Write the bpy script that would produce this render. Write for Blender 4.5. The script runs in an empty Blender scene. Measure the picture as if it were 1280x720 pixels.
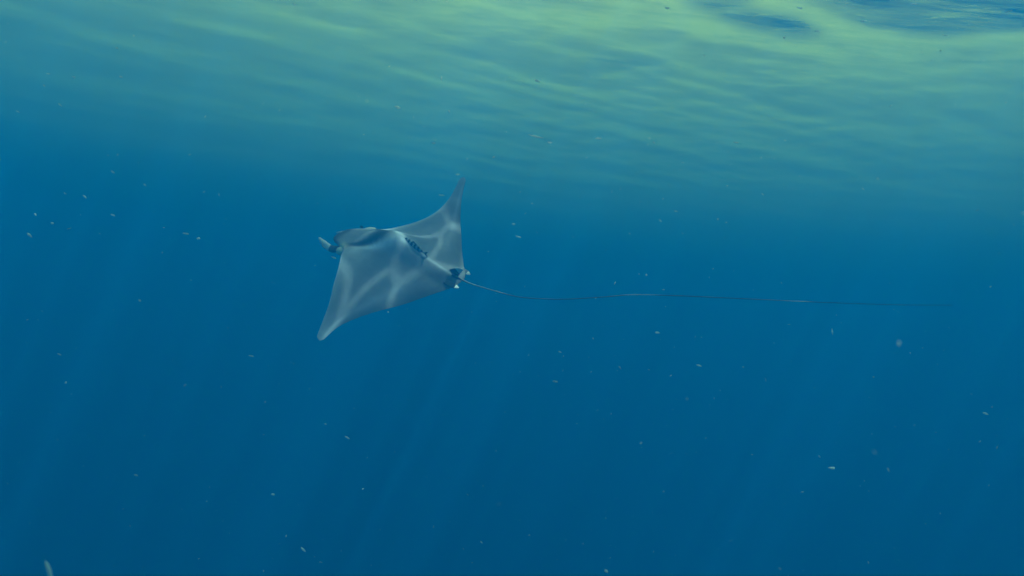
import bpy, bmesh, math, random
import numpy as np
from mathutils import Vector, Matrix

R = math.radians
scene = bpy.context.scene
random.seed(7)
rng = np.random.default_rng(7)

# ------------------------------------------------------------------ camera
CAM_DEPTH = 4.2
cam_data = bpy.data.cameras.new('camera')
cam_data.sensor_width = 36.0
cam_data.lens = 25.7
cam_data.clip_start = 0.05
cam_data.clip_end = 2000.0
cam = bpy.data.objects.new('camera', cam_data)
scene.collection.objects.link(cam)
cam.matrix_world = (Matrix.Translation((0, 0, -CAM_DEPTH))
                    @ Matrix.Rotation(R(90 + 4.0), 4, 'X')
                    @ Matrix.Rotation(R(6.0), 4, 'Z'))
scene.camera = cam
cam_data.dof.use_dof = True
cam_data.dof.focus_distance = 3.9
cam_data.dof.aperture_fstop = 2.8
CM = cam.matrix_world.copy()

# ------------------------------------------------------------------ sky and sun
SUN_ELEV, SUN_AZ = R(68), R(115)          # azimuth measured from +Y towards +X
world = bpy.data.worlds.new('World')
scene.world = world
world.use_nodes = True
wn = world.node_tree.nodes
wl = world.node_tree.links
sky = wn.new('ShaderNodeTexSky')
sky.sky_type = 'NISHITA'
sky.sun_disc = False
sky.sun_elevation = SUN_ELEV
sky.sun_rotation = SUN_AZ
bg = wn['Background']
bg.inputs['Strength'].default_value = 0.05
wl.new(sky.outputs['Color'], bg.inputs['Color'])

sd = bpy.data.lights.new('sun', 'SUN')
sd.energy = 5.0
sd.angle = R(0.3)
sd.color = (1.0, 0.95, 0.86)
sun = bpy.data.objects.new('sun', sd)
scene.collection.objects.link(sun)
to_sun = Vector((math.cos(SUN_ELEV) * math.sin(SUN_AZ), math.cos(SUN_ELEV) * math.cos(SUN_AZ), math.sin(SUN_ELEV)))
sun.rotation_euler = to_sun.to_track_quat('Z', 'Y').to_euler()
sun.location = to_sun * 50

# ------------------------------------------------------------------ exposure and render settings
vs = scene.view_settings
vs.view_transform = 'Standard'
vs.look = 'None'
vs.exposure = 1.45
vs.gamma = 1.0
vs.use_curve_mapping = False
scene.render.engine = 'CYCLES'
cy = scene.cycles
cy.use_denoising = True
try:
    cy.denoiser = 'OPENIMAGEDENOISE'
except Exception:
    pass
cy.max_bounces = 8
cy.volume_bounces = 2
cy.glossy_bounces = 3
cy.transparent_max_bounces = 12
cy.sample_clamp_indirect = 4.0


# ------------------------------------------------------------------ helpers
def link(o, parent=None):
    scene.collection.objects.link(o)
    if parent is not None:
        o.parent = parent
    return o


def mesh_obj(name, verts, faces, mat, parent=None, smooth=True):
    me = bpy.data.meshes.new(name)
    me.from_pydata([tuple(v) for v in verts], [], [tuple(f) for f in faces])
    me.update()
    if smooth:
        me.polygons.foreach_set('use_smooth', [True] * len(me.polygons))
    me.materials.append(mat)
    return link(bpy.data.objects.new(name, me), parent)


def tag(o, label=None, cat=None, group=None, kind=None):
    for k, v in (('label', label), ('category', cat), ('group', group), ('kind', kind)):
        if v:
            o[k] = v
    return o


def new_mat(name):
    m = bpy.data.materials.new(name)
    m.use_nodes = True
    nt = m.node_tree
    return m, nt, nt.nodes, nt.links


def ramp(nodes, stops, interp='LINEAR'):
    r = nodes.new('ShaderNodeValToRGB')
    r.color_ramp.interpolation = interp
    while len(r.color_ramp.elements) < len(stops):
        r.color_ramp.elements.new(0.5)
    for e, (p, c) in zip(r.color_ramp.elements, stops):
        e.position = p
        e.color = (c, c, c, 1) if not hasattr(c, '__len__') else (*c, 1)
    return r


def math_node(nodes, op, a=None, b=None):
    n = nodes.new('ShaderNodeMath')
    n.operation = op
    if a is not None:
        n.inputs[0].default_value = a
    if b is not None:
        n.inputs[1].default_value = b
    return n


def pchip(xs, ys, x):
    xs = np.asarray(xs, float); ys = np.asarray(ys, float); x = np.asarray(x, float)
    h = np.diff(xs); d = np.diff(ys) / h
    m = np.zeros_like(ys)
    for i in range(1, len(xs) - 1):
        if d[i - 1] * d[i] > 0:
            w1 = 2 * h[i] + h[i - 1]; w2 = h[i] + 2 * h[i - 1]
            m[i] = (w1 + w2) / (w1 / d[i - 1] + w2 / d[i])
    m[0], m[-1] = d[0], d[-1]
    i = np.clip(np.searchsorted(xs, x) - 1, 0, len(h) - 1)
    t = np.clip((x - xs[i]) / h[i], 0, 1)
    return ((2 * t**3 - 3 * t**2 + 1) * ys[i] + (t**3 - 2 * t**2 + t) * h[i] * m[i]
            + (-2 * t**3 + 3 * t**2) * ys[i + 1] + (t**3 - t**2) * h[i] * m[i + 1])


FOC = 914.0


def at(px, py, d):
    """a point d metres ahead of the camera in the direction of a photograph pixel"""
    return CM @ Vector(((px - 640) / FOC * d, -(py - 360) / FOC * d, -d))


# ------------------------------------------------------------------ water surface seen from below
def axis(n, ext, dense, centre):
    t = np.linspace(-1, 1, n)
    s = np.sinh(t * dense) / math.sinh(dense) * ext
    return s + centre * (1 - np.abs(t) ** 2)


WAVE_LIGHT_OFFSET = (0.0, 0.0, 0.0)
gx = axis(480, 290, 5.2, 2.5)
gy = axis(480, 290, 5.2, 11.0)
X, Y = np.meshgrid(gx, gy)
sx = np.gradient(gx)[None, :] * np.ones_like(Y)
sy = np.gradient(gy)[:, None] * np.ones_like(X)
sp = np.maximum(sx, sy)
Z = np.zeros_like(X)
wr = np.random.default_rng(11)
for k in range(46):
    lam = 0.45 * (11.0 / 0.45) ** (k / 45)
    ang = R(98) + wr.normal() * 0.55
    amp = 0.0029 * lam ** 0.50 * (0.6 + 0.8 * wr.random())
    q = 2 * math.pi / lam
    ph = wr.random() * 6.283
    arg = q * (X * math.cos(ang) + Y * math.sin(ang)) + ph
    fade = np.clip((lam / sp - 3.0) / 4.0, 0, 1)
    # trochoid-like: sharp crests above, broad troughs below
    Z += amp * fade * (np.sin(arg) + 0.22 * np.cos(2 * arg))
# warm-lit wave bands and dark reflections painted as streaks on the surface (metres)
WAVE_LIGHT = np.zeros_like(X)


def on_surface(px, py):
    p = at(px, py, 1.0) - cam.location
    k = CAM_DEPTH / p.z
    return np.array([p.x * k, p.y * k])


for pts, wid, gain in (([(826, -8), (850, 8), (872, 20), (905, 37), (960, 52), (1050, 62)], 0.17, 0.62),
                       ([(780, -8), (800, 10), (850, 26), (900, 46)], 0.22, 0.25),
                       ([(960, -4), (1010, 8), (1050, 30), (1080, 39), (1120, 45), (1190, 48), (1290, 45)], 0.16, 0.62),
                       ([(1040, 44), (1120, 56), (1290, 60)], 0.22, 0.30),
                       ([(560, -6), (660, 10), (760, 16)], 0.30, 0.28),
                       ([(500, 4), (600, 22), (740, 30), (820, 34)], 0.20, 0.22),
                       ([(860, 62), (960, 68), (1100, 76), (1290, 82)], 0.40, 0.22),
                       ([(300, -8), (420, 14), (560, 36)], 0.6, 0.14),
                       ([(1100, 2), (1160, 16), (1290, 20)], 0.75, -0.30),
                       ([(890, 58), (930, 66), (985, 76)], 0.40, -0.24),
                       ([(900, 4), (950, 14), (990, 28)], 0.35, -0.26),
                       ([(760, 80), (820, 86)], 0.5, -0.16),
                       ([(0, 6), (120, 20)], 2.0, -0.12)):
    q = np.array([on_surface(*p) for p in pts])
    best = np.full(X.shape, 1e9)
    for a, b_ in zip(q[:-1], q[1:]):
        d = b_ - a
        u = np.clip(((X - a[0]) * d[0] + (Y - a[1]) * d[1]) / (d @ d), 0, 1)
        best = np.minimum(best, np.hypot(X - a[0] - u * d[0], Y - a[1] - u * d[1]))
    WAVE_LIGHT += gain * np.exp(-(best / wid) ** 2)
n0, n1 = X.shape
idx = np.arange(n0 * n1).reshape(n0, n1)
quads = np.stack([idx[:-1, :-1], idx[:-1, 1:], idx[1:, 1:], idx[1:, :-1]], -1).reshape(-1, 4)
me = bpy.data.meshes.new('water_surface')
me.vertices.add(n0 * n1)
me.vertices.foreach_set('co', np.stack([X, Y, Z], -1).astype(np.float32).ravel())
me.loops.add(quads.size)
me.loops.foreach_set('vertex_index', quads.astype(np.int32).ravel())
me.polygons.add(len(quads))
me.polygons.foreach_set('loop_start', np.arange(0, quads.size, 4, dtype=np.int32))
me.update(calc_edges=True)
me.polygons.foreach_set('use_smooth', np.ones(len(quads), bool))
me.update()
fa = me.attributes.new('wave_light', 'FLOAT', 'POINT')
fa.data.foreach_set('value', WAVE_LIGHT.astype(np.float32).ravel())

m, nt, N, L = new_mat('water_surface')
N.remove(N['Principled BSDF'])
geo = N.new('ShaderNodeNewGeometry')
# fine ripples
mp = N.new('ShaderNodeMapping')
mp.inputs['Rotation'].default_value = (0, 0, R(4))
mp.inputs['Scale'].default_value = (1.0, 2.2, 1.0)
L.new(geo.outputs['Position'], mp.inputs['Vector'])
rip = N.new('ShaderNodeTexNoise')
rip.inputs['Scale'].default_value = 2.6
rip.inputs['Detail'].default_value = 4
rip.inputs['Roughness'].default_value = 0.6
L.new(mp.outputs['Vector'], rip.inputs['Vector'])
bump = N.new('ShaderNodeBump')
bump.inputs['Strength'].default_value = 0.35
bump.inputs['Distance'].default_value = 0.10
L.new(rip.outputs['Fac'], bump.inputs['Height'])
fres = N.new('ShaderNodeFresnel')
fres.inputs['IOR'].default_value = 1.333
L.new(bump.outputs['Normal'], fres.inputs['Normal'])
# network of sunlight lines drawn into the transparent colour, standing in for wave focusing
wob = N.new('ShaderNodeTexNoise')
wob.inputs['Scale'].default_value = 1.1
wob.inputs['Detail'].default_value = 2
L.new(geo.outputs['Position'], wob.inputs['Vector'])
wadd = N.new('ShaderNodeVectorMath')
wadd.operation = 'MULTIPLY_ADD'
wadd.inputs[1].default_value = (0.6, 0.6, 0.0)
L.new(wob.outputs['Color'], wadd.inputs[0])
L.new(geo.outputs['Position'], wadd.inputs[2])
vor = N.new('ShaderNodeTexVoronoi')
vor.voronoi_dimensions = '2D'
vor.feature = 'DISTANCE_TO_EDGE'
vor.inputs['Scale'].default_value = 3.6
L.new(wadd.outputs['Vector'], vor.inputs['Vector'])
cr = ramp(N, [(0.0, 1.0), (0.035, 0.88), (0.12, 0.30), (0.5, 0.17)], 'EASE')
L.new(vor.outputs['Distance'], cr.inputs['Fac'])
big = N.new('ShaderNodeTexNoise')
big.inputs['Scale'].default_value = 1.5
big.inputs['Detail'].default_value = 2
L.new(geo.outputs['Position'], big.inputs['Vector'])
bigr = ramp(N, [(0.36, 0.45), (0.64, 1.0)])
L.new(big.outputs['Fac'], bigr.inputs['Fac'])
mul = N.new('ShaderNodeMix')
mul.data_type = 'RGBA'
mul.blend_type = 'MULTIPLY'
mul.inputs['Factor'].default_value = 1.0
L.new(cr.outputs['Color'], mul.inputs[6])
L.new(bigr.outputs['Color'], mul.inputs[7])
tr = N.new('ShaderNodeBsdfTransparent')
caustic_gain = N.new('ShaderNodeVectorMath')            # drawn light scaled up along the lines, thinned out between them
caustic_gain.operation = 'SCALE'
caustic_gain.inputs['Scale'].default_value = 2.2
L.new(mul.outputs[2], caustic_gain.inputs[0])
L.new(caustic_gain.outputs['Vector'], tr.inputs['Color'])
gl = N.new('ShaderNodeBsdfGlossy')
gl.inputs['Color'].default_value = (0.96, 0.97, 0.97, 1)
gl.inputs['Roughness'].default_value = 0.06
L.new(bump.outputs['Normal'], gl.inputs['Normal'])
tl = N.new('ShaderNodeBsdfTranslucent')
tl.inputs['Color'].default_value = (0.97, 0.88, 0.14, 1)
L.new(bump.outputs['Normal'], tl.inputs['Normal'])
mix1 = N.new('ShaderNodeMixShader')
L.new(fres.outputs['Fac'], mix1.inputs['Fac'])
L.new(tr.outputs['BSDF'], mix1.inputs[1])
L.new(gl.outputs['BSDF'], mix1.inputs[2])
mix2 = N.new('ShaderNodeMixShader')
# warm light on the waves, painted as yellowish translucent streaks
mpf = N.new('ShaderNodeMapping')
mpf.inputs['Rotation'].default_value = (0, 0, R(4))
mpf.inputs['Scale'].default_value = (0.42, 1.9, 1.0)
mpf.inputs['Location'].default_value = WAVE_LIGHT_OFFSET
L.new(geo.outputs['Position'], mpf.inputs['Vector'])
wave_light = N.new('ShaderNodeTexNoise')
wave_light.inputs['Scale'].default_value = 1.0
wave_light.inputs['Detail'].default_value = 5
wave_light.inputs['Roughness'].default_value = 0.62
wave_light.inputs['Distortion'].default_value = 0.6
L.new(mpf.outputs['Vector'], wave_light.inputs['Vector'])
wave_light_ramp = ramp(N, [(0.30, 0.37), (0.70, 0.45)])
L.new(wave_light.outputs['Fac'], wave_light_ramp.inputs['Fac'])
fatt = N.new('ShaderNodeAttribute')
fatt.attribute_name = 'wave_light'
ragged = math_node(N, 'MULTIPLY')
fil = N.new('ShaderNodeTexNoise')                 # thin filaments
mpt = N.new('ShaderNodeMapping')
mpt.inputs['Rotation'].default_value = (0, 0, R(6))
mpt.inputs['Scale'].default_value = (0.9, 5.5, 1.0)
L.new(geo.outputs['Position'], mpt.inputs['Vector'])
fil.inputs['Scale'].default_value = 1.0
fil.inputs['Detail'].default_value = 6
fil.inputs['Roughness'].default_value = 0.65
fil.inputs['Distortion'].default_value = 0.8
L.new(mpt.outputs['Vector'], fil.inputs['Vector'])
rgr = ramp(N, [(0.34, 0.25), (0.66, 1.55)])
L.new(fil.outputs['Fac'], rgr.inputs['Fac'])
L.new(fatt.outputs['Fac'], ragged.inputs[0])
L.new(rgr.outputs['Color'], ragged.inputs[1])
fsum = math_node(N, 'ADD')
fsum.use_clamp = True
fr2 = ramp(N, [(0.34, 0.90), (0.66, 1.10)])
L.new(fil.outputs['Fac'], fr2.inputs['Fac'])
fm2 = math_node(N, 'MULTIPLY')
L.new(wave_light_ramp.outputs['Color'], fm2.inputs[0])
L.new(fr2.outputs['Color'], fm2.inputs[1])
L.new(fm2.outputs[0], fsum.inputs[0])
L.new(ragged.outputs[0], fsum.inputs[1])
# the painted light layer hides more the more slantwise one looks through it: 1 - exp(-thickness / cos)
dotn = N.new('ShaderNodeVectorMath')
dotn.operation = 'DOT_PRODUCT'
L.new(geo.outputs['Incoming'], dotn.inputs[0])
L.new(geo.outputs['Normal'], dotn.inputs[1])
cosn = math_node(N, 'ABSOLUTE')
L.new(dotn.outputs['Value'], cosn.inputs[0])
cmax = math_node(N, 'MAXIMUM', None, 0.06)
L.new(cosn.outputs[0], cmax.inputs[0])
tau = math_node(N, 'MULTIPLY', None, -0.75)
L.new(fsum.outputs[0], tau.inputs[0])
tdc = math_node(N, 'DIVIDE')
L.new(tau.outputs[0], tdc.inputs[0])
L.new(cmax.outputs[0], tdc.inputs[1])
ex = math_node(N, 'EXPONENT')
L.new(tdc.outputs[0], ex.inputs[0])
om = math_node(N, 'SUBTRACT', 1.0)
L.new(ex.outputs[0], om.inputs[1])
L.new(om.outputs[0], mix2.inputs['Fac'])
L.new(mix1.outputs['Shader'], mix2.inputs[1])
L.new(tl.outputs['BSDF'], mix2.inputs[2])
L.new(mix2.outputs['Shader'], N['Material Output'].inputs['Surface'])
me.materials.append(m)
surf = link(bpy.data.objects.new('water_surface', me))
tag(surf, 'rippled underside of the sea surface with warm light streaks', 'water', kind='structure')

# ------------------------------------------------------------------ seabed far below
SEABED = -13.0
m, nt, N, L = new_mat('sand')
b = N['Principled BSDF']
b.inputs['Roughness'].default_value = 0.95
nz = N.new('ShaderNodeTexNoise')
nz.inputs['Scale'].default_value = 0.4
nz.inputs['Detail'].default_value = 6
rp = ramp(N, [(0.3, (0.30, 0.27, 0.20)), (0.7, (0.46, 0.42, 0.33))])
L.new(nz.outputs['Fac'], rp.inputs['Fac'])
L.new(rp.outputs['Color'], b.inputs['Base Color'])
g = np.linspace(-290, 290, 60)
sv = [(x, y, SEABED + 1.2 * math.sin(x * .06 + 1) * math.cos(y * .05)) for y in g for x in g]
sf = [(j * 60 + i, j * 60 + i + 1, (j + 1) * 60 + i + 1, (j + 1) * 60 + i) for j in range(59) for i in range(59)]
sb = mesh_obj('seabed', sv, sf, m)
tag(sb, 'pale sandy seabed lost in the deep blue', 'seabed', kind='structure')

# ------------------------------------------------------------------ the water itself
SIG_S = np.array([0.0006, 0.055, 0.155])
SIG_A = np.array([0.270, 0.148, 0.068])
DENS = 0.40
vcol = SIG_S / DENS
vabs = (1 - SIG_A / (DENS - SIG_S)) ** 2
m = bpy.data.materials.new('sea_water')
m.use_nodes = True
N, L = m.node_tree.nodes, m.node_tree.links
N.remove(N['Principled BSDF'])
pv = N.new('ShaderNodeVolumePrincipled')
pv.inputs['Color'].default_value = (*vcol, 1)
pv.inputs['Absorption Color'].default_value = (*vabs, 1)
pv.inputs['Density'].default_value = DENS
pv.inputs['Anisotropy'].default_value = 0.0
L.new(pv.outputs['Volume'], N['Material Output'].inputs['Volume'])
bx, zt, zb = 300.0, 0.9, SEABED - 2.5
hv = [(x, y, z) for z in (zb, zt) for y in (-bx, bx) for x in (-bx, bx)]
hf = [(0, 2, 3, 1), (4, 5, 7, 6), (0, 1, 5, 4), (2, 6, 7, 3), (0, 4, 6, 2), (1, 3, 7, 5)]
hz = mesh_obj('haze', hv, hf, m, smooth=False)
tag(hz, 'blue green sea water dimming everything in the distance', 'water', kind='stuff')

# ------------------------------------------------------------------ devil ray
NEAR = 0.65
PXM = 0.0039                                 # metres per unit of the ray's own plan drawing
RAYR = np.array([[-0.8607, 0.4995, -0.0988], [-0.2857, -0.6343, -0.7184], [0.4215, 0.5900, -0.6886]])
RAYT = np.array([-0.2584, -0.0446, 3.8055])


def ray_cam(u, v, w):
    """plan drawing (forward, right, up) -> camera-side coordinates (right, down, ahead)"""
    return RAYR @ (np.array([u, v, w]) * PXM) + RAYT


c0 = RAYT
origin = CM @ Vector((c0[0], -c0[1], -c0[2]))
ax_f = (CM.to_3x3() @ Vector((RAYR[0, 0], -RAYR[1, 0], -RAYR[2, 0]))).normalized()
ax_r = CM.to_3x3() @ Vector((RAYR[0, 1], -RAYR[1, 1], -RAYR[2, 1]))
ax_r = (ax_r - ax_f * ax_r.dot(ax_f)).normalized()
ax_l = -ax_r
ax_u = ax_f.cross(ax_l).normalized()
ray = bpy.data.objects.new('devil_ray', None)
link(ray)
mw = Matrix((ax_f, ax_l, ax_u)).transposed().to_4x4()
mw.translation = origin
ray.matrix_world = mw
tag(ray, 'dark slate devil ray with spread wings and long whip tail gliding below the surface', 'devil ray')


def P(u, v, w):                              # plan drawing -> the ray's local axes
    return (u * PXM, -v * PXM, w * PXM)


LEV = [0, 8, 14, 19, 23, 26.5, 30, 36, 54, 75, 100, 123, 150, 163, 168.5, 171.5]
LEU = [213, 212.5, 210.5, 206, 199, 189, 180, 171, 157, 144, 131.5, 121, 114, 111.3, 109.8, 104.5]
TEV = [0, 8, 24, 56, 83, 107, 124, 145, 160, 168.5, 171.5]
TEU = [-3, 0, 13, 38, 57, 74, 84, 94, 98, 99.5, 102.5]
WV = [-171.5, -140, -100, -60, -22, 0, 22, 60, 100, 140, 171.5]
LEW = [3, 15, 28, 31, 15, 9, 3, -6, -11, 0, 24]
TEW = [3, 6, 2, -4, -4, 1, 0, -7, -8, 4, 23]
RDU = [-3, 9, 19, 40, 69, 86, 97, 115, 130, 152, 174, 196, 213]
RDW = [2, 6, 10, 17.5, 28, 37, 42.5, 43, 38, 30, 23, 16, 9]

va = np.concatenate([np.linspace(0, 18, 13), np.linspace(19, 40, 30), np.linspace(42, 160, 54), 160 + 11.5 * np.sin(np.linspace(0.1, 1, 10) * math.pi / 2)])
vv = np.concatenate([-va[:0:-1], va])
tt = (1 - np.cos(np.linspace(0, math.pi, 44))) / 2
le_u, te_u = pchip(LEV, LEU, np.abs(vv)), pchip(TEV, TEU, np.abs(vv))
le_w, te_w = pchip(WV, LEW, vv), pchip(WV, TEW, vv)
half = pchip([0, 28, 60, 100, 140, 163, 171.5], [10, 9, 7, 4.6, 2.4, 1.2, 0.4], np.abs(vv))
foil = 10 * (.2969 * np.sqrt(tt) - .126 * tt - .3516 * tt**2 + .2843 * tt**3 - .1036 * tt**4)


def ray_surface(i, j, side):
    v, t = vv[i], tt[j]
    u = le_u[i] * (1 - t) + te_u[i] * t
    w = le_w[i] * (1 - t) + te_w[i] * t
    # wings flex between the leading and trailing edge
    w += 3.0 * math.sin(math.pi * t) * math.exp(-((abs(v) - 80) / 60) ** 2)
    h = half[i] * foil[j]
    cm = 9 * (1 - (213 - u) / 216) + 1 * ((213 - u) / 216)
    dome = max(0.0, float(pchip(RDU, RDW, u)) - cm - 9) * math.exp(-(abs(v) / (27 + 4 * math.sin(u * .02))) ** 2)
    dome *= min(1.0, (t / 0.10)) ** 0.55 * min(1.0, (1 - t) / 0.05)
    if side > 0:
        return u, v, w + h + dome
    return u, v, w - 0.75 * h - 0.45 * dome


nv, ntc = len(vv), len(tt)
verts, cols, faces = [], [], []


def sstep(a, b, x):
    t = min(1.0, max(0.0, (x - a) / (b - a)))
    return t * t * (3 - 2 * t)


def pattern(u, v, t, side):
    """skin tone: slate back, black collar behind the head, paler brow, margins and wing tips, white belly; highlights painted in"""
    if side < 0 and 0.02 < t < 0.985:
        return (0.55, 0.56, 0.56)
    a = abs(v)
    val = 0.19
    # paler margins and tips, with edge glints painted into the colour
    lead = math.exp(-(t / 0.03) ** 2) * sstep(25, 60, a)
    val += 0.38 * lead
    val += 0.14 * math.exp(-(t / 0.16) ** 2) * sstep(35, 70, a)
    val += 0.24 * sstep(118, 166, a)
    val += 0.12 * math.exp(-((t - 0.80) / 0.07) ** 2) * sstep(20, 60, a)  # caustic sheen painted as a pale band inside the trailing edge
    val -= 0.04 * sstep(0.88, 0.97, t) * sstep(15, 40, a) * (1 - sstep(130, 160, a))
    # black collar, a crescent open to the front
    cu = 126 + 0.055 * min(a, 30) ** 2
    # light on the domed shoulders, painted pale along the rear rim of the collar
    val += 0.42 * math.exp(-((u - cu + 26) / 11) ** 2) * (1 - sstep(20, 55, a))
    val += 0.14 * math.exp(-((u - cu + 36) / 20) ** 2) * (1 - sstep(30, 80, a))
    # spine line
    val += 0.25 * math.exp(-(v / 2.2) ** 2) * sstep(5, 20, u) * (1 - sstep(85, 100, u))
    k = math.exp(-((u - cu) / 14) ** 4) * (1 - sstep(30, 36, a))
    val = val * (1 - k) + 0.012 * k
    # grey brow in front of the collar
    k2 = sstep(cu + 12, cu + 18, u) * (1 - sstep(26, 32, a))
    val = val * (1 - k2) + 0.26 * k2
    k3 = sstep(192, 203, u)
    val = val * (1 - k3) + 0.05 * k3
    # whitish patch at the corner behind each horn
    k4 = math.exp(-(((u - 180) / 12) ** 2 + ((a - 32) / 7) ** 2) ** 1.5)
    c = np.array([val * 0.88, val * 0.97, val * 1.20])
    c = c * (1 - k4) + np.array([0.80, 0.78, 0.66]) * k4
    return tuple(np.clip(c, 0.01, 0.9))


for side in (1, -1):
    for i in range(nv):
        for j in range(ntc):
            u, v, w = ray_surface(i, j, side)
            verts.append(P(u, v, w))
            cols.append((*pattern(u, v, tt[j], side), 1))
base = nv * ntc
for i in range(nv - 1):
    for j in range(ntc - 1):
        a, b_, c, d = i * ntc + j, i * ntc + j + 1, (i + 1) * ntc + j + 1, (i + 1) * ntc + j
        faces.append((a, b_, c, d)[::-1])
        faces.append((a + base, b_ + base, c + base, d + base))
for i in (0, nv - 1):                        # close the wing tips
    for j in range(ntc - 1):
        a = i * ntc + j
        q = (a, a + 1, a + 1 + base, a + base)
        faces.append(q if i == 0 else q[::-1])

m, nt, N, L = new_mat('ray_skin')
b = N['Principled BSDF']
b.inputs['Roughness'].default_value = 0.6
b.inputs['Specular IOR Level'].default_value = 0.35
ca = N.new('ShaderNodeVertexColor')
ca.layer_name = 'skin'
tc = N.new('ShaderNodeTexCoord')
n1_ = N.new('ShaderNodeTexNoise')
n1_.inputs['Scale'].default_value = 7
n1_.inputs['Detail'].default_value = 7
n1_.inputs['Roughness'].default_value = 0.65
L.new(tc.outputs['Object'], n1_.inputs['Vector'])
r1 = ramp(N, [(0.25, 0.68), (0.75, 1.3)])
L.new(n1_.outputs['Fac'], r1.inputs['Fac'])
mx = N.new('ShaderNodeMix')
mx.data_type = 'RGBA'
mx.blend_type = 'MULTIPLY'
mx.inputs['Factor'].default_value = 1
L.new(ca.outputs['Color'], mx.inputs[6])
L.new(r1.outputs['Color'], mx.inputs[7])
L.new(mx.outputs[2], b.inputs['Base Color'])
bp = N.new('ShaderNodeBump')
bp.inputs['Strength'].default_value = 0.25
bp.inputs['Distance'].default_value = 0.01
L.new(n1_.outputs['Fac'], bp.inputs['Height'])
L.new(bp.outputs['Normal'], b.inputs['Normal'])
SKIN = m

body = mesh_obj('body', verts, faces, SKIN, ray)
attr = body.data.color_attributes.new('skin', 'FLOAT_COLOR', 'POINT')
attr.data.foreach_set('color', np.array(cols, np.float32).ravel())
bm = bmesh.new()
bm.from_mesh(body.data)
bmesh.ops.remove_doubles(bm, verts=bm.verts, dist=0.0004)
bmesh.ops.recalc_face_normals(bm, faces=bm.faces)
bm.to_mesh(body.data)
bm.free()


def plain(name, col, rough=0.5, spot=None, scale=20):
    m, nt, N, L = new_mat(name)
    b = N['Principled BSDF']
    b.inputs['Roughness'].default_value = rough
    b.inputs['Specular IOR Level'].default_value = 0.3
    tc = N.new('ShaderNodeTexCoord')
    nz = N.new('ShaderNodeTexNoise')
    nz.inputs['Scale'].default_value = scale
    nz.inputs['Detail'].default_value = 4
    L.new(tc.outputs['Object'], nz.inputs['Vector'])
    c2 = spot or tuple(x * 0.7 for x in col)
    rp = ramp(N, [(0.35, c2), (0.65, col)])
    L.new(nz.outputs['Fac'], rp.inputs['Fac'])
    L.new(rp.outputs['Color'], b.inputs['Base Color'])
    return m


WHITE = plain('pale_fin', (0.90, 0.91, 0.88), 0.5, (0.76, 0.79, 0.80))
CREAM = plain('pale_cheek', (0.86, 0.85, 0.70), 0.5, (0.70, 0.70, 0.58))
SLATE = plain('slate_fin', (0.13, 0.14, 0.16), 0.5)
BLACK = plain('eye_black', (0.012, 0.012, 0.015), 0.15)


def lobe(name, spine, widths, thick, wdir, mat, parent, n=10, tip_mat=None, tip_from=None):
    """a flattened, tapering, curved lobe with an elliptic section along a spine of points"""
    sp_ = np.array(spine, float)
    tS = np.linspace(0, 1, len(sp_))
    t = np.linspace(0, 1, 15)
    C = np.stack([pchip(tS, sp_[:, k], t) for k in range(3)], 1)
    W = pchip(np.linspace(0, 1, len(widths)), widths, t)
    T = pchip(np.linspace(0, 1, len(thick)), thick, t)
    vs_, fs_ = [], []
    wd = np.array(wdir, float)
    for k in range(len(t)):
        tan = C[min(k + 1, len(t) - 1)] - C[max(k - 1, 0)]
        tan /= np.linalg.norm(tan)
        a = wd - tan * (wd @ tan)
        a /= np.linalg.norm(a)
        bb = np.cross(tan, a)
        for q in range(n):
            th = 2 * math.pi * q / n
            p = C[k] + a * W[k] * math.cos(th) + bb * T[k] * math.sin(th)
            vs_.append(p)
    for k in range(len(t) - 1):
        for q in range(n):
            fs_.append((k * n + q, k * n + (q + 1) % n, (k + 1) * n + (q + 1) % n, (k + 1) * n + q))
    fs_.append(tuple(range(n))[::-1])
    fs_.append(tuple((len(t) - 1) * n + q for q in range(n)))
    o = mesh_obj(name, vs_, fs_, mat, parent)
    bm = bmesh.new(); bm.from_mesh(o.data)
    bmesh.ops.recalc_face_normals(bm, faces=bm.faces)
    bm.to_mesh(o.data); bm.free()
    if tip_mat is not None:
        o.data.materials.append(tip_mat)
        for p in o.data.polygons:
            if min(p.vertices) // n >= tip_from:
                p.material_index = 1
    return o


# horns beside the mouth
for s, pts in ((-1, [P(190, -25, 9), P(204, -28, 5), P(220, -25, 5), P(236, -19, 8)]),
               (1, [P(192, 18, 2), P(206, 19, 0), P(220, 16.5, -3), P(233, 12, -5)])):
    o = lobe('cephalic_fin', pts, [4.5 * PXM, 5.0 * PXM, 5.2 * PXM, 1.8 * PXM], [2.6 * PXM, 2.4 * PXM, 2.0 * PXM, 0.8 * PXM],
             (0.1, 0.9 * s, 0.8), SLATE, ray, tip_mat=WHITE, tip_from=6 if s < 0 else 10)
    if s < 0:
        o['label'] = 'white curled horn at the side of the mouth'
# whitish cheek at the corner behind each horn
for s in (-1, 1):
    lobe('cheek', [P(170, s * 33, 14.5 if s < 0 else 2), P(178, s * 33, 14 if s < 0 else 1), P(187, s * 31, 10 if s < 0 else 0), P(194, s * 29, 6 if s < 0 else 0)],
         [1.5 * PXM, 6.4 * PXM, 5.6 * PXM, 1.0 * PXM], [1.5 * PXM, 5.0 * PXM, 4.2 * PXM, 1.0 * PXM], (0, 0.9 * s, 0.8), CREAM, ray)
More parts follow.
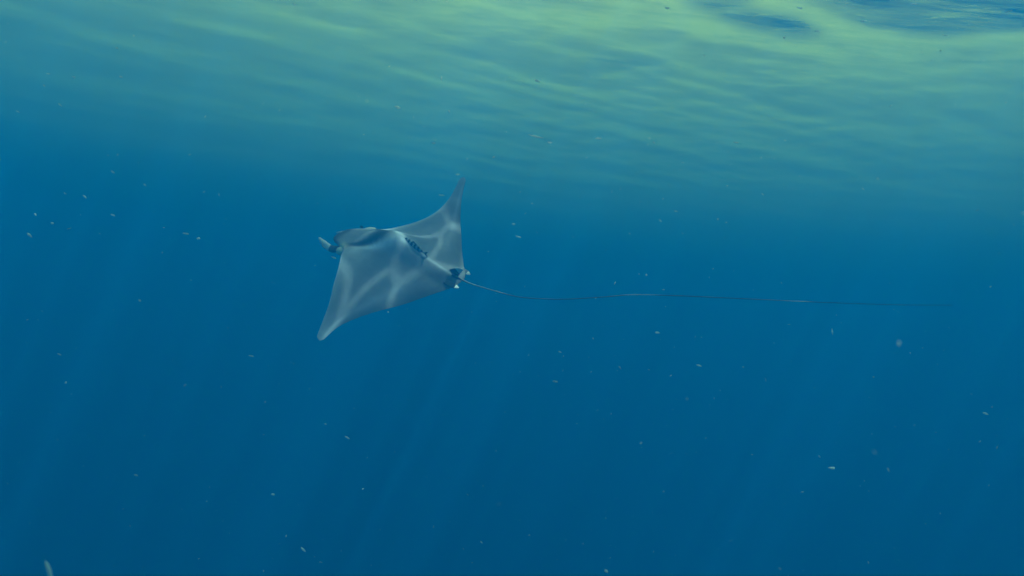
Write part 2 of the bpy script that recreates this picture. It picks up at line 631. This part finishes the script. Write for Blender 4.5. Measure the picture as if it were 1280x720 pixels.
# eyes
for s in (-1, 1):
    bm = bmesh.new()
    bmesh.ops.create_uvsphere(bm, u_segments=14, v_segments=10, radius=2.4 * PXM,
                              matrix=Matrix.Translation(P(192, s * 26, 8.5)) @ Matrix.Diagonal((1.2, 0.8, 1, 1)))
    me = bpy.data.meshes.new('eye')
    bm.to_mesh(me); bm.free()
    me.polygons.foreach_set('use_smooth', [True] * len(me.polygons))
    me.materials.append(BLACK)
    link(bpy.data.objects.new('eye', me), ray)
# dorsal fin at the root of the tail, white tipped
o = lobe('dorsal_fin', [P(14, 0, 5), P(8, 0, 11), P(2, 0, 16), P(-4, 0, 19)],
         [8 * PXM, 6 * PXM, 4.0 * PXM, 0.8 * PXM], [1.4 * PXM, 1.0 * PXM, .7 * PXM, .3 * PXM],
         (1, 0, 0), SLATE, ray, tip_mat=WHITE, tip_from=7)
o['label'] = 'small dorsal fin with a white tip'
for s in (-1, 1):
    o = lobe('pelvic_fin', [P(18, s * 11, 0), P(10, s * 13.5, 0), P(3, s * 14.5, -1), P(-3, s * 14, -2)],
             [6 * PXM, 5.5 * PXM, 4.0 * PXM, 0.8 * PXM], [1.6 * PXM, 1.1 * PXM, .8 * PXM, .3 * PXM],
             (0, 1, 0), SLATE, ray, tip_mat=WHITE, tip_from=10)
# whip tail: curve of points given in the world, brought into the ray's axes
tail_px = [(566, 343, 5.87), (580, 351, 5.84), (602, 359, 5.80), (640, 369.5, 5.70), (690, 374, 5.56), (750, 371.5, 5.40), (790, 368.5, 5.28),
           (850, 369.8, 5.12), (920, 373, 4.94), (980, 375.8, 4.79), (1050, 378.8, 4.62), (1120, 381, 4.46), (1190, 381.5, 4.31)]
inv = ray.matrix_world.inverted()
tp = np.array([inv @ at(x, y, d * NEAR) for x, y, d in tail_px])
ts = np.linspace(0, 1, len(tp))
t = np.linspace(0, 1, 140)
C = np.stack([pchip(ts, tp[:, k], t) for k in range(3)], 1)
RAD = pchip([0, .06, .15, .3, .6, 1], [0.0130, 0.0060, 0.0034, 0.0023, 0.0020, 0.0010], t)
vs_, fs_ = [], []
n = 8
for k in range(len(t)):
    tan = C[min(k + 1, len(t) - 1)] - C[max(k - 1, 0)]
    tan /= np.linalg.norm(tan)
    a = np.cross(tan, (0, 0, 1.0)); a /= np.linalg.norm(a)
    bb = np.cross(tan, a)
    for q in range(n):
        th = 2 * math.pi * q / n
        vs_.append(C[k] + (a * math.cos(th) + bb * math.sin(th)) * RAD[k])
for k in range(len(t) - 1):
    for q in range(n):
        fs_.append((k * n + q, k * n + (q + 1) % n, (k + 1) * n + (q + 1) % n, (k + 1) * n + q))
fs_.append(tuple(range(n))[::-1]); fs_.append(tuple((len(t) - 1) * n + q for q in range(n)))
TAILM, nt, N, L = new_mat('tail_skin')        # dark, with caustic glints painted in as pale stretches
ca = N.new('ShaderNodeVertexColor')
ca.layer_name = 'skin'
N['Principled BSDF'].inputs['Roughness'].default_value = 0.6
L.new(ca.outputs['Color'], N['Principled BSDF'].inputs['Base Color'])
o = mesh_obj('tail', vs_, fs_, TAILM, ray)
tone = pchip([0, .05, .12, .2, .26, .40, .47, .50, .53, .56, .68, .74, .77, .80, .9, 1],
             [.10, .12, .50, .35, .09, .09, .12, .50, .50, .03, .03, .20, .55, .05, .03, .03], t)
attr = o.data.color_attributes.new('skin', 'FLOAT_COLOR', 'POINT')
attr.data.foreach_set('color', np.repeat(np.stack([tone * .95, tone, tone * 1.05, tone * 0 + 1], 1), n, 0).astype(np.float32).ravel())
o['label'] = 'very long thin whip tail'

# ------------------------------------------------------------------ pilot fish over the ray's back
FL = 0.235
hd, tl_ = at(502.5, 296.5, 3.885), at(534, 318.5, 3.83)
fx = (hd - tl_).normalized()
fup = (ax_u - fx * ax_u.dot(fx)).normalized()
fup = (fup * 0.9 + Vector((0, -0.35, 0.35))).normalized()
fup = (fup - fx * fup.dot(fx)).normalized()
fy = fup.cross(fx)
fish = bpy.data.objects.new('pilot_fish', None)
link(fish)
mf = Matrix((fx, fy, fup)).transposed().to_4x4()
mf.translation = (hd + tl_) / 2
fish.matrix_world = mf
FL = (hd - tl_).length
tag(fish, 'small pilot fish with dark bars hovering over the back of the devil ray', 'fish')

m, nt, N, L = new_mat('barred_scales')
b = N['Principled BSDF']
b.inputs['Roughness'].default_value = 0.35
tc = N.new('ShaderNodeTexCoord')
sepx = N.new('ShaderNodeSeparateXYZ')
L.new(tc.outputs['Object'], sepx.inputs['Vector'])
nz = N.new('ShaderNodeTexNoise')
nz.inputs['Scale'].default_value = 30
L.new(tc.outputs['Object'], nz.inputs['Vector'])
ma = math_node(N, 'MULTIPLY_ADD', None, 0.006)
ma.inputs[2].default_value = 0.0
L.new(nz.outputs['Fac'], ma.inputs[0])
ad = math_node(N, 'ADD')
L.new(sepx.outputs['X'], ad.inputs[0])
L.new(ma.outputs[0], ad.inputs[1])
mu = math_node(N, 'MULTIPLY', None, 2 * math.pi * 8.0 / FL)
L.new(ad.outputs[0], mu.inputs[0])
sn = math_node(N, 'SINE')
L.new(mu.outputs[0], sn.inputs[0])
hf_ = math_node(N, 'MULTIPLY_ADD', None, 0.5)
hf_.inputs[2].default_value = 0.5
L.new(sn.outputs[0], hf_.inputs[0])
rp = ramp(N, [(0.42, (0.010, 0.014, 0.025)), (0.60, (0.34, 0.40, 0.45))])
L.new(hf_.outputs[0], rp.inputs['Fac'])
L.new(rp.outputs['Color'], b.inputs['Base Color'])
BARS = m
xs = np.linspace(-0.40, 0.5, 26) * FL
prof = pchip([-0.40, -0.33, -0.15, 0.08, 0.28, 0.42, 0.48, 0.5], [0.022, 0.030, 0.085, 0.115, 0.105, 0.066, 0.034, 0.006], xs / FL) * FL
vs_, fs_ = [], []
n = 14
for x, r_ in zip(xs, prof):
    for q in range(n):
        th = 2 * math.pi * q / n
        vs_.append((x, 0.62 * r_ * math.cos(th), r_ * math.sin(th)))
for k in range(len(xs) - 1):
    for q in range(n):
        fs_.append((k * n + q, (k + 1) * n + q, (k + 1) * n + (q + 1) % n, k * n + (q + 1) % n))
fs_.append(tuple(range(n))); fs_.append(tuple((len(xs) - 1) * n + q for q in range(n))[::-1])
fb = mesh_obj('body', vs_, fs_, BARS, fish)
DARKFIN = plain('fish_fin', (0.035, 0.045, 0.06), 0.5)


def fin(name, pts, th, axis_, parent, mat):
    """a thin bevelled blade from an outline in the x-z (or x-y) plane"""
    vs_, fs_ = [], []
    cx = sum(p[0] for p in pts) / len(pts); cz = sum(p[1] for p in pts) / len(pts)
    k = len(pts)
    for x, z in pts:
        vs_.append((x, 0, z) if axis_ == 'y' else (x, z, 0))
    for s in (1, -1):
        vs_.append((cx, s * th, cz) if axis_ == 'y' else (cx, cz, s * th))
    for i in range(k):
        fs_.append((i, (i + 1) % k, k)); fs_.append(((i + 1) % k, i, k + 1))
    return mesh_obj(name, vs_, fs_, mat, parent, smooth=False)


S_ = FL
fin('tail_fin', [(-.39 * S_, .022 * S_), (-.47 * S_, .10 * S_), (-.52 * S_, .125 * S_), (-.465 * S_, 0), (-.52 * S_, -.125 * S_), (-.47 * S_, -.10 * S_), (-.39 * S_, -.022 * S_)], .008 * S_, 'y', fish, DARKFIN)
fin('dorsal_fin', [(.10 * S_, .10 * S_), (.05 * S_, .165 * S_), (-.06 * S_, .12 * S_), (-.28 * S_, .06 * S_), (-.28 * S_, .04 * S_), (0, .09 * S_)], .006 * S_, 'y', fish, DARKFIN)
fin('anal_fin', [(-.02 * S_, -.09 * S_), (-.06 * S_, -.14 * S_), (-.14 * S_, -.10 * S_), (-.28 * S_, -.055 * S_), (-.28 * S_, -.03 * S_)], .006 * S_, 'y', fish, DARKFIN)
for s in (-1, 1):
    pf = fin('pectoral_fin', [(.22 * S_, s * .055 * S_), (.14 * S_, s * .12 * S_), (.08 * S_, s * .12 * S_), (.12 * S_, s * .05 * S_)], .005 * S_, 'z', fish, DARKFIN)
    bm = bmesh.new()
    bmesh.ops.create_uvsphere(bm, u_segments=10, v_segments=8, radius=.014 * S_, matrix=Matrix.Translation((.42 * S_, s * .036 * S_, .018 * S_)))
    me = bpy.data.meshes.new('eye'); bm.to_mesh(me); bm.free()
    me.materials.append(BLACK)
    link(bpy.data.objects.new('eye', me), fish)

# ------------------------------------------------------------------ drifting flecks
m, nt, N, L = new_mat('fleck')
b = N['Principled BSDF']
b.inputs['Base Color'].default_value = (0.72, 0.76, 0.70, 1)
b.inputs['Roughness'].default_value = 0.6
nzf = N.new('ShaderNodeTexNoise')
nzf.inputs['Scale'].default_value = 3.0
gf = N.new('ShaderNodeNewGeometry')
L.new(gf.outputs['Position'], nzf.inputs['Vector'])
rpf = ramp(N, [(0.35, (0.50, 0.66, 0.66)), (0.65, (0.80, 0.95, 0.92))])
L.new(nzf.outputs['Fac'], rpf.inputs['Fac'])
L.new(rpf.outputs['Color'], b.inputs['Base Color'])
tlf = N.new('ShaderNodeBsdfTranslucent')
L.new(rpf.outputs['Color'], tlf.inputs['Color'])
trf = N.new('ShaderNodeBsdfTransparent')
mf1 = N.new('ShaderNodeMixShader')
mf1.inputs['Fac'].default_value = 0.5
L.new(b.outputs['BSDF'], mf1.inputs[1])
L.new(tlf.outputs['BSDF'], mf1.inputs[2])
mf2 = N.new('ShaderNodeMixShader')
mf2.inputs['Fac'].default_value = 0.25
L.new(mf1.outputs['Shader'], mf2.inputs[1])
L.new(trf.outputs['BSDF'], mf2.inputs[2])
L.new(mf2.outputs['Shader'], N['Material Output'].inputs['Surface'])
FLECK = m


def fleck_geo(length, width, bend, seed):
    """a ragged, slightly bent sliver, 24 faces"""
    r_ = random.Random(seed)
    t = np.linspace(-1, 1, 5)
    vs_, fs_ = [], []
    n = 5
    for a in t:
        w = width * math.sqrt(max(0.02, 1 - a * a)) * (0.75 + 0.5 * r_.random())
        cx, cz = a * length, bend * length * (a * a - 0.4)
        for q in range(n):
            th = 2 * math.pi * q / n
            vs_.append((cx, w * math.cos(th) * 0.8, cz + w * math.sin(th)))
    for k in range(4):
        for q in range(n):
            fs_.append((k * n + q, k * n + (q + 1) % n, (k + 1) * n + (q + 1) % n, (k + 1) * n + q))
    fs_.append((4, 3, 2, 1, 0)); fs_.append((20, 21, 22, 23, 24))
    return vs_, fs_


# single flecks that can be picked out: pixel, distance, length and width in pixels, slant in the picture
flecks = [(151, 96, 2.6, 6, 3.5, 10), (55, 107, 2.8, 5, 3, 40), (92, 96, 3.0, 5, 3, 10), (60, 92, 3.2, 5, 3, 5), (75, 131, 2.9, 7, 3.5, 40),
          (146, 60, 3.2, 4, 3, 0), (37, 294, 2.0, 8, 4, 50), (44, 268, 2.3, 5, 3, 45), (232, 292, 2.7, 8, 3, 10), (248, 298, 2.9, 5, 4, 0),
          (106, 246, 2.6, 9, 3, 35), (141, 215, 2.8, 7, 3, 35), (181, 231, 2.8, 6, 3, 40), (141, 269, 2.9, 6, 2.6, 20), (65, 279, 2.8, 4, 4, 0),
          (497, 134, 2.4, 8, 5, 20), (542, 179, 2.8, 6, 3.5, 5), (572, 218, 3.0, 6, 3, 0), (552, 244, 2.9, 8, 3, 5), (672, 101, 2.6, 8, 4, 15),
          (748, 173, 2.8, 8, 3, 5), (687, 178, 2.5, 7, 3, 5), (648, 296, 2.7, 8, 3, 20), (822, 416, 2.8, 8, 3.5, 5), (694, 477, 2.6, 7, 3.5, 10),
          (874, 457, 2.6, 8, 2.6, 15), (341, 618, 2.4, 5, 4, 10), (379, 687, 2.2, 9, 3, 45), (434, 547, 2.6, 8, 3, 35), (170, 594, 2.6, 6, 3, 20),
          (74, 443, 2.6, 6, 3, 20), (314, 445, 2.7, 7, 3, 15), (417, 322, 2.6, 8, 2.6, 25), (642, 280, 2.8, 5, 3, 0), (834, 10, 2.6, 6, 3, 10),
          (1040, 585, 2.4, 10, 4, 5), (1232, 517, 2.4, 14, 3, 18), (920, 178, 2.9, 7, 2.6, 10), (845, 264, 3.0, 6, 2.6, 5), (1143, 5, 3.0, 10, 3.5, 5), (1080, 26, 3.2, 7, 3, 5), (1000, 10, 3.2, 9, 3, 0), (1262, 14, 3.0, 9, 3, -15), (1182, 44, 3.2, 12, 2.6, 5), (1022, 39, 3.3, 7, 3, 0), (700, 440, 2.8, 6, 2.6, 20)]
own = {(417, 322): 'pale fleck floating just under the white horn of the devil ray',
       (822, 416): 'pale fleck floating below the long tail of the devil ray',
       (552, 244): 'pale fleck beside the front edge of the raised wing',
       (572, 218): 'pale fleck just above the tip of the raised wing'}
for k, (px, py, d, ln, wd, sl) in enumerate(flecks):
    d *= 1.35
    vs_, fs_ = fleck_geo(ln / FOC * d * 0.5, wd / FOC * d * 0.42, random.uniform(-.25, .25), k)
    o = mesh_obj('drifting_fleck', vs_, fs_, FLECK, smooth=True)
    o.matrix_world = Matrix.Translation(at(px, py, d)) @ CM.to_3x3().to_4x4() @ Matrix.Rotation(-R(sl), 4, 'Z') @ Matrix.Rotation(random.uniform(-.5, .5), 4, 'Y')
    tag(o, own.get((px, py), 'tiny pale fleck of marine snow drifting in the open water'), 'fleck', 'pale flecks drifting in the water')
# the two that stand out
vs_, fs_ = fleck_geo(20 / FOC * 2.4 * .5, 2.6 / FOC * 2.4 * .5, 0.05, 91)
o = mesh_obj('drifting_thread', vs_, fs_, FLECK)
o.matrix_world = Matrix.Translation(at(670, 170.5, 2.4)) @ CM.to_3x3().to_4x4() @ Matrix.Rotation(-R(13), 4, 'Z')
tag(o, 'thin pale thread drifting in green water under the bright surface', 'thread')
vs_, fs_ = fleck_geo(26 / FOC * 1.3 * .5, 6 / FOC * 1.3 * .5, 0.12, 92)
o = mesh_obj('drifting_sliver', vs_, fs_, FLECK)
o.matrix_world = Matrix.Translation(at(61, 713, 1.3)) @ CM.to_3x3().to_4x4() @ Matrix.Rotation(-R(72), 4, 'Z')
tag(o, 'blurred teal sliver of plankton hanging low in dark blue water', 'plankton')

# countless specks all through the water around
vs_, fs_ = [], []
r_ = np.random.default_rng(5)
CMI = CM.inverted()
for k in range(13000):
    p = np.array([r_.uniform(-9, 9), 0.8 + 13 * r_.random() ** 1.2, -0.4 - 7.5 * r_.random()])
    s = 0.0018 + 0.0042 * r_.random() ** 4
    s *= min(1.0, 0.3 + p[1] / 5.0)
    q = CMI @ Vector(p)
    if 0 < -q.z < 4.2 and abs(q.x / -q.z + 0.164) < 0.115 and abs(q.y / -q.z - 0.042) < 0.13:
        continue                             # clear water between the diver and the ray
    d1 = r_.normal(size=3); d1 /= np.linalg.norm(d1)
    d2 = np.cross(d1, r_.normal(size=3)); d2 /= np.linalg.norm(d2)
    d3 = np.cross(d1, d2)
    b0 = len(vs_)
    ln = s * (1.0 + 2.2 * r_.random())
    vs_ += [p + d1 * ln, p - d1 * ln, p + d2 * s, p - d2 * s, p + d3 * s * .7, p - d3 * s * .7]
    for a in (0, 1):
        for q, w_ in ((2, 4), (4, 3), (3, 5), (5, 2)):
            fs_.append((b0 + a, b0 + q, b0 + w_) if a == 0 else (b0 + a, b0 + w_, b0 + q))
o = mesh_obj('plankton_specks', vs_, fs_, FLECK)
tag(o, 'faint dusting of plankton specks hanging all through the water', 'plankton', kind='stuff')
